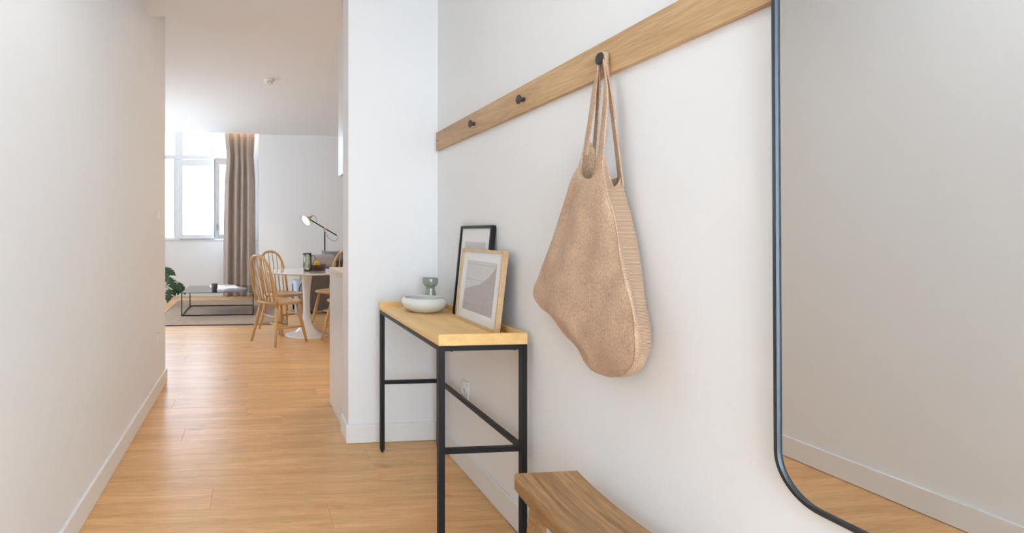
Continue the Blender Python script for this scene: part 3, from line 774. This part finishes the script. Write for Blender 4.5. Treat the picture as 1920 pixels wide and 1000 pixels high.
def make_chair():
    ch = empty('windsor_chair')
    SZ = .448
    # seat: rounded shield, local +x is the front
    N = 44; out = []
    for k_ in range(N):
        a = 2 * PI * k_ / N; c, s_ = math.cos(a), math.sin(a)
        e_ = 2 / 3.0
        x = .212 * math.copysign(abs(c) ** e_, c); y = .215 * math.copysign(abs(s_) ** e_, s_) * (1.0 + .05 * (x / .212))
        out.append((x, y))
    bm = bmesh.new(); rg = []
    for sc, z in ((.0, SZ - .034), (.86, SZ - .034), (.97, SZ - .026), (1.0, SZ - .014), (.985, SZ - .004), (.93, SZ), (.75, SZ - .004), (.45, SZ - .009), (0, SZ - .010)):
        rg.append([bm.verts.new((x * sc, y * sc, z)) for x, y in out] if sc else [bm.verts.new((0, 0, z))])
    for a, b_ in zip(rg, rg[1:]):
        for q in range(N):
            q2 = (q + 1) % N
            if len(a) == 1: bm.faces.new((a[0], b_[q2], b_[q]))
            elif len(b_) == 1: bm.faces.new((a[q], a[q2], b_[0]))
            else: bm.faces.new((a[q], a[q2], b_[q2], b_[q]))
    obj('seat', bm, 'chair', ch, True)
    legs = {}
    for sx in (-1, 1):
        for sy in (-1, 1):
            t, f = Vector((sx * .135, sy * .135, SZ - .03)), Vector((sx * .215, sy * .205, .0))
            pts = [t.lerp(f, q) for q in (0, .25, .55, .8, 1)]
            obj('leg', tube(pts, [.0155, .0185, .0195, .0165, .0125], 12), 'chair', ch, True); legs[sx, sy] = (t, f)
    def lp(sx, sy, z): t, f = legs[sx, sy]; return t.lerp(f, (t.z - z) / (t.z - f.z))
    mids = []
    for sy in (-1, 1):
        a, b_ = lp(-1, sy, .185), lp(1, sy, .165); mids.append(a.lerp(b_, .5))
        obj('stretcher', tube([a.lerp(b_, q) for q in (0, .5, 1)], [.008, .0125, .008], 10), 'chair', ch, True)
    obj('stretcher', tube([mids[0].lerp(mids[1], q) for q in (0, .5, 1)], [.008, .0125, .008], 10), 'chair', ch, True)
    # bow back
    def bowp(a):                                # a from 0 to pi across the bow
        w_ = .178 + .024 * math.sin(a); hgt = math.sin(a) ** .62 if 0 < a < PI else 0
        z = SZ - .015 + .497 * hgt; y = -w_ * math.copysign(abs(math.cos(a)) ** .80, math.cos(a))
        return Vector((-.165 - .125 * (z - SZ + .015) / .497, y, z))
    pts = [bowp(PI * q / 44) for q in range(45)]
    obj('back_bow', tube(pts, .0125, 12, flat=1.15), 'chair', ch, True)
    def bow_at(y):
        for p0, p1 in zip(pts[8:-8], pts[9:-7]):
            if p0.y <= y <= p1.y: return p0.lerp(p1, (y - p0.y) / (p1.y - p0.y))
        return pts[22]
    for i in range(6):
        q = (i - 2.5) / 2.5
        b0 = Vector((-.178 + .022 * abs(q) ** 2, q * .118, SZ - .012)); b1 = bow_at(q * .150)
        obj('spindle', tube([b0.lerp(b1, s_) for s_ in (0, .35, .7, 1)], [.0068, .0080, .0065, .0052], 8), 'chair', ch, True)
    return ch
chair0 = make_chair(); bpy.context.view_layer.update(); index_children(chair0)
for i, (x, y, fx, fy, lab) in enumerate((
        (.268, 5.720, .806, .592, 'beech windsor chair standing free of the rug with its back towards the hall'),
        (.352, 6.400, .53, -.848, 'beech windsor chair between the round table and the rug, back to the curtain'),
        (1.005, 6.600, -.66, -.75, 'beech windsor chair backed up to the grey armchair'),
        (1.030, 5.710, -.65, .76, 'beech windsor chair mostly hidden behind the kitchen cabinet end'))):
    c = chair0 if i == 0 else copy_tree(chair0)
    c.location = (x, y, 0); c.rotation_euler = (0, 0, math.atan2(fy, fx)); tag(c, lab, 'chair', 'dining chairs around the round table')

# jug, fruit bowl, lemons
TT = .7315
jg = empty('glass_jug', (.603, 6.005, TT)); tag(jg, 'olive tinted glass jug with a curved handle on the white table', 'jug')
obj('jug_body', lathe([(.046, .004), (.0475, .03), (.0475, .10), (.046, .16), (.047, .203), (.0445, .203), (.0435, .16), (.045, .10), (.045, .03), (.043, .012), (0, .012)], 36), 'jug', jg, True)
obj('jug_base', lathe([(0, 0), (.044, 0), (.0465, .004), (.0465, .011), (0, .0115)], 36), 'jugbase', jg, True)
obj('rim', tube([(.0465 * math.cos(a), .0465 * math.sin(a) , .203) for a in [2 * PI * q / 32 for q in range(33)]], .0022, 6, caps=False), 'rim', jg, True)
sp = bmesh.new(); sv = [sp.verts.new(p_) for p_ in ((-.044, -.016, .199), (-.068, 0, .207), (-.044, .016, .199), (-.046, 0, .176))]
sp.faces.new((sv[0], sv[1], sv[3])); sp.faces.new((sv[1], sv[2], sv[3])); obj('spout', sp, 'jug', jg, True)
hp = smooth_path([(.044, 0, .170), (.062, 0, .176), (.082, 0, .165), (.090, 0, .140), (.080, 0, .112), (.062, 0, .088), (.046, 0, .074)], 26)
obj('handle', tube(hp, .0048, 10), 'rim', jg, True)
fbx, fby = .730, 6.140
fb = obj('fruit_bowl', lathe([(0, 0), (.085, 0), (.092, .006), (.104, .036), (.112, .066), (.1085, .067), (.099, .036), (.088, .012), (0, .010)], 44), 'bowlwood', None, True, (fbx, fby, TT))
tag(fb, 'dark wooden bowl full of lemons behind the glass jug', 'bowl')
lm = lathe([(0, -.046), (.006, -.043), (.018, -.034), (.027, -.018), (.030, 0), (.027, .018), (.018, .033), (.008, .041), (.005, .047), (0, .049)], 20)
lme = None
spots = [(-.042, -.028, .039, .3, 'resting low against the side of the dark bowl nearest the jug'), (.036, -.038, .039, 1.6, 'resting low in the dark bowl on the side facing the kitchen'), (.032, .036, .039, 2.6, 'resting low in the dark bowl towards the grey armchair'),
         (-.032, .038, .039, .9, 'resting low in the dark bowl towards the curtain'), (-.004, .0, .083, 2.1, 'on top of the heap in the dark bowl')]
for i, (dx, dy, dz, rz, wh) in enumerate(spots):
    if lme is None: o = obj('lemon', lm, 'lemon', None, True); lme = o.data
    else: o = bpy.data.objects.new('lemon', lme); COL.objects.link(o)
    o.location = (fbx + dx, fby + dy, TT + dz); o.rotation_euler = (PI / 2, 0, rz); o.scale = (.86, .86, .86); tag(o, 'yellow lemon ' + wh, 'lemon', 'lemons in the dark bowl')

# ------------------------------------------------------------------ rug, coffee table and what lies on it
RZ = .012
rg_ = empty('woven_rug', (-.26, 7.98, 0)); tag(rg_, 'brown woven jute rug under the black coffee table', 'rug')
obj('weave', box(-1.0, .66, -1.2, 1.22, .0006, RZ, .004, 2), 'rug', rg_)
eb = bmesh.new()
for a in ((-1.012, .672, -1.214, -1.196), (-1.012, .672, 1.216, 1.234), (-1.012, -.996, -1.2, 1.22), (.656, .672, -1.2, 1.22)): box(a[0], a[1], a[2], a[3], .0008, RZ + .001, .003, 1, eb)
obj('edge_binding', eb, 'plum', rg_)
cx0, cx1, cy0, cy1, cz = -1.0, -.004, 7.495, 8.475, .334
cf = empty('coffee_table', ((cx0 + cx1) / 2, (cy0 + cy1) / 2, RZ)); tag(cf, 'low square black coffee table with a thin wire frame', 'coffee table')
def kc_(o): return sub(o, cf)
kc_(sharp(obj('tabletop', box(cx0, cx1, cy0, cy1, cz - .008, cz, .001, 1), 'blacktop', cf)))
t = .014
for x in (cx0, cx1 - t):
    for y in (cy0, cy1 - t): kc_(obj('leg', box(x, x + t, y, y + t, RZ, cz - .008), 'black', cf))
for y in (cy0, cy1 - t): kc_(obj('base_rail', box(cx0 + t, cx1 - t, y, y + t, RZ + .001, RZ + .001 + t), 'black', cf))
for x in (cx0, cx1 - t): kc_(obj('base_rail', box(x, x + t, cy0 + t, cy1 - t, RZ + .001, RZ + .001 + t), 'black', cf))
mg = obj('stoneware_cup', lathe([(0, .003), (.028, .003), (.031, 0), (.036, .006), (.043, .035), (.0445, .07), (.043, .100), (.040, .101), (.040, .07), (.038, .035), (.028, .010), (0, .009)], 32), 'mug', None, True, (-.563, 7.745, cz))
tag(mg, 'small olive brown stoneware cup on the coffee table', 'cup')
def open_book(name, label, loc, rz, pw, ph, th, cover, pic):
    e = empty(name, loc, rz); tag(e, label, 'book')
    obj('cover', box(-pw - .006, pw + .006, -ph / 2 - .005, ph / 2 + .005, .0, .003), cover, e)
    for s_ in (-1, 1):
        prof = [(0, .003)] + [(s_ * pw * q, .003) for q in (1.0,)] + [(s_ * pw * 1.0, .003 + th * .55)] + [(s_ * pw * q, .003 + th * (.55 + .5 * math.sin(PI * (1 - q) * .85))) for q in (.85, .7, .5, .3, .15, .05)] + [(0, .003 + th * .45)]
        o = obj('pages', prism(prof, 'y', -ph / 2, ph / 2), 'paper', e)
        if pic == s_:
            obj('printed_picture', box(s_ * pw * .5 - .07, s_ * pw * .5 + .07, -ph * .35, ph * .30, .003 + th * 1.02, .003 + th * 1.06 + .0008), 'paperpic', o)
open_book('open_book', 'thick white book lying open on the black coffee table', (-.355, 7.93, cz), math.radians(38), .20, .27, .026, 'paper', 0)
open_book('open_magazine', 'open magazine with a printed picture behind the thick white book', (-.47, 8.28, cz), math.radians(12), .20, .27, .012, 'blacktop', 1)

# ------------------------------------------------------------------ grey armchair, cushions, pale blue stand-in
def make_armchair():
    u = Vector((.90, .436, 0)).normalized(); wv = Vector((-u.y, u.x, 0))
    e = empty('grey_armchair', Vector((.80, 7.545, 0)), math.atan2(u.y, u.x)); tag(e, 'low grey upholstered armchair turned away from the round table', 'armchair')
    # local x along the back, local y forward; wedge shaped back
    sharp(obj('back', prism([(0, .045), (.17, .045), (.26, .40), (.30, .62), (.06, .64), (.0, .60)], 'x', 0, 1.05), 'sofa', e), 60)
    o = obj('seat_base', box(.04, 1.01, .17, .64, .06, .22, .025, 3), 'sofa', e); sharp(o, 60)
    sharp(obj('seat_cushion', box(.06, .99, .27, .66, .221, .40, .04, 4), 'sofa', e), 60)
    for x, y in ((.06, .06), (.99, .06), (.06, .58), (.99, .58)):
        obj('leg', tube([(x, y, .07), (x, y, .0)], [.018, .012], 10), 'black', e)
    def cushion(bm_mat, x0, x1, y0, z0, z1, th, name='back_cushion', par=e):
        b = box(x0, x1, y0, y0 + th, z0, z1, min(th * .42, .06), 5); return sharp(obj(name, b, bm_mat, par), 70)
    cushion('cushion', .03, .50, .07, .641, .845, .15)
    return e
make_armchair()
def throw(name, label, mat, loc, rz, tilt, s):
    bm = bmesh.new(); N = 22; g = {}
    for f in (-1, 1):
        for i in range(N + 1):
            for j in range(N + 1):
                x, y = i / N * 2 - 1, j / N * 2 - 1
                h = ((1 - x ** 4) * (1 - y ** 4)) ** .5 * .07
                pin = 1 - .07 * (1 - abs(x) ** 2) * abs(y) ** 6; pin2 = 1 - .07 * (1 - abs(y) ** 2) * abs(x) ** 6
                if f == 1 and (i in (0, N) or j in (0, N)): g[f, i, j] = g[-1, i, j]; continue
                g[f, i, j] = bm.verts.new((x * s / 2 * pin2, f * h * s / .45, y * s / 2 * pin))
        for i in range(N):
            for j in range(N):
                q = [g[f, i, j], g[f, i + 1, j], g[f, i + 1, j + 1], g[f, i, j + 1]]
                bm.faces.new(q if f < 0 else q[::-1])
    o = obj(name, bm, mat, None, True, loc); o.rotation_euler = (tilt, 0, rz); tag(o, label, 'cushion'); return o
AC, AU, AW = Vector((.80, 7.545, 0)), Vector((.90, .436, 0)), Vector((-.436, .90, 0))
def on_seat(a, b_, z): p_ = AC + AU * a + AW * b_; p_.z = z; return p_
throw('throw_cushion', 'small dark plum cushion leaning inside the grey armchair', 'plum', on_seat(.68, .37, .585), math.radians(25.8), math.radians(-8), .36)
throw('throw_cushion', 'grey blue cushion poking up over the armchair back', 'blue', on_seat(.80, .53, .648), math.radians(25.8), math.radians(-8), .48)
bb = empty('pale_blue_shape', (.64, 7.62, 0)); tag(bb, 'pale blue stand-in shape on the floor past the table pedestal', 'bag')  # stands in for an unidentified pale blue shape; its bag form is made up
obj('bag_body', lathe([(0, .001), (.050, .001), (.056, .02), (.066, .25), (.082, .49), (.079, .49), (.062, .25), (.05, .03), (0, .02)], 30), 'paleblue', bb, True)
obj('handle', tube(smooth_path([(.0, -.072, .30), (.003, -.080, .37), (.02, -.082, .42), (.05, -.064, .45)], 16), .006, 8), 'seal', bb, True)

# ------------------------------------------------------------------ floor lamp
def make_lamp():
    Y = 8.95
    J = at_y(609, 429, Y); A0 = at_y(580.5, 411.5, Y - .05); A1 = at_y(631, 441.5, Y + .04)
    e = empty('floor_lamp', (J.x, Y, 0)); tag(e, 'lit brass and black floor lamp with a slanting arm', 'floor lamp')
    o_ = Vector(e.location)
    sharp(obj('base', lathe([(0, 0), (.14, 0), (.14, .012), (.13, .02), (.02, .024), (0, .024)], 36), 'black', e))
    obj('pole', tube([(0, 0, .02), (0, 0, J.z - .01)], .0115, 12), 'black', e)
    obj('arm', tube([A0 - o_, A1 - o_], .010, 10), 'black', e)
    obj('joint', tube([J - o_ + Vector((0, -.03, 0)), J - o_ + Vector((0, .03, 0))], .021, 18), 'brass', e)
    obj('joint_collar', tube([J - o_ + Vector((0, 0, -.055)), J - o_ + Vector((0, 0, -.01))], .013, 14), 'brass', e)
    # shade: its axis points down to the left and towards the hall
    d = Vector((-.74, -.42, -.53)).normalized()
    C = at_y(582.0, 407.5, Y - .05)
    M4 = d.to_track_quat('Z', 'Y').to_matrix().to_4x4(); M4.translation = C - o_
    sh = obj('lamp_shade', lathe([(0, -.012), (.020, -.010), (.024, .0), (.026, .028), (.040, .045), (.070, .072), (.094, .110), (.096, .118), (.092, .117), (.067, .076), (.036, .049), (.0, .045)], 40), 'shade', e, True); sh.matrix_local = M4
    obj('bulb', lathe([(0, .048), (.035, .052), (.066, .080), (.086, .108), (.05, .113), (0, .115)], 32), 'bulb', sh, True)
    obj('socket', lathe([(0, -.045), (.012, -.043), (.015, -.012), (0, -.010)], 18), 'brass', sh, True)
    c1 = smooth_path([A1 - o_, A1 - o_ + Vector((.02, 0, -.05)), A1 - o_ + Vector((-.04, 0, -.10)), J - o_ + Vector((.06, 0, -.15)), J - o_ + Vector((.02, 0, -.06))], 30)
    obj('cord', tube(c1, .0028, 6), 'black', e, True)
    c2 = smooth_path([C - o_ + Vector((.03, .03, .03)), C - o_ + Vector((.07, .02, .02)), C - o_ + Vector((.11, .0, -.03)), A0 - o_ + (A1 - A0) * .22], 20)
    obj('cord', tube(c2, .0025, 6), 'black', e, True)
make_lamp()

# ------------------------------------------------------------------ monstera
def make_plant():
    base = Vector((-1.86, 8.55, 0)); e = empty('monstera_plant', base); tag(e, 'monstera plant with split leaves reaching out by the rug corner', 'plant')
    sharp(obj('pot', lathe([(0, 0), (.13, 0), (.14, .01), (.175, .30), (.18, .31), (.17, .315), (.16, .30), (.15, .27), (0, .27)], 36), 'pot', e), 40)
    obj('soil', lathe([(0, .283), (.157, .275)], 28), 'soil', e)
    def leafmesh(L):
        """split leaf in local xy, stem end at origin, tip at +x; real cuts between the lobes."""
        bm = bmesh.new(); N = 26; rows = {}
        def half(t): return .38 * L * (math.sin(PI * min(1, t * 1.02) ** .62) ** .8 if 0 < t < .98 else 0)
        for s_ in (-1, 1):
            for i in range(N + 1):
                t_ = i / N; wv = half(t_)
                cut = 1.0
                ph = (t_ * 4.6) % 1.0
                if .18 < t_ < .92 and ph > .74: cut = .42
                for j in range(5):
                    q = j / 4 * wv * cut
                    x = t_ * L - .10 * L * (1 - t_) * (j / 4) + .10 * L * (j / 4) ** 2
                    z = -.16 * L * (q / (L * .46)) ** 2 - .20 * L * t_ ** 2
                    if j == 0 and s_ == 1: rows[s_, i, j] = rows[-1, i, 0]; continue
                    rows[s_, i, j] = bm.verts.new((x, s_ * q, z))
            for i in range(N):
                for j in range(4):
                    q = (rows[s_, i, j], rows[s_, i + 1, j], rows[s_, i + 1, j + 1], rows[s_, i, j + 1])
                    try: bm.faces.new(q if s_ > 0 else q[::-1])
                    except ValueError: pass
        return bm
    # visible leaves: picture position of the leaf middle, distance, tip direction
    specs = [((314, 508), 8.35, .15, (.6, -.3, -.5)), ((320, 509), 8.50, .17, (.9, -.2, -.55)), ((313, 522), 8.30, .20, (.6, -.5, -.55)), ((323, 532), 8.20, .19, (.55, -.35, -.85)), ((335, 541), 8.45, .18, (-.15, -.3, -1.0)), ((340, 541), 8.50, .20, (.75, -.2, -.75)),
             ((316, 554), 8.25, .19, (-.15, -.4, -.95)), ((327, 549), 8.40, .11, (.15, 0, -1.0)), ((298, 498), 8.6, .24, (.1, -.6, .1)), ((286, 505), 8.4, .26, (-.6, -.5, -.2)), ((280, 515), 8.7, .26, (-.8, .3, -.3)), ((292, 520), 8.8, .24, (-.1, .7, -.2)), ((298, 540), 8.25, .20, (.1, -.8, -.6))]
    for (px, py), Y, L, dr in specs:
        c = at_y(px, py, Y); d = Vector(dr).normalized()
        up = Vector((0, -.75, .66)); yv = up.cross(d).normalized(); zv = d.cross(yv)
        mt = Matrix((d, yv, zv)).transposed().to_4x4(); o0 = c - d * L * .5; mt.translation = o0 - base
        lf = obj('leaf', leafmesh(L), 'leaf', e, True); lf.matrix_local = mt
        md = lf.modifiers.new('t', 'SOLIDIFY'); md.thickness = .0018
        s0 = Vector((random.uniform(-.05, .05), random.uniform(-.05, .05), .27)); s1 = o0 - base
        obj('stem', tube(smooth_path([s0, s0.lerp(s1, .45) + Vector((0, 0, .16)), s1], 14), .0055, 7), 'stem', e, True)
make_plant()
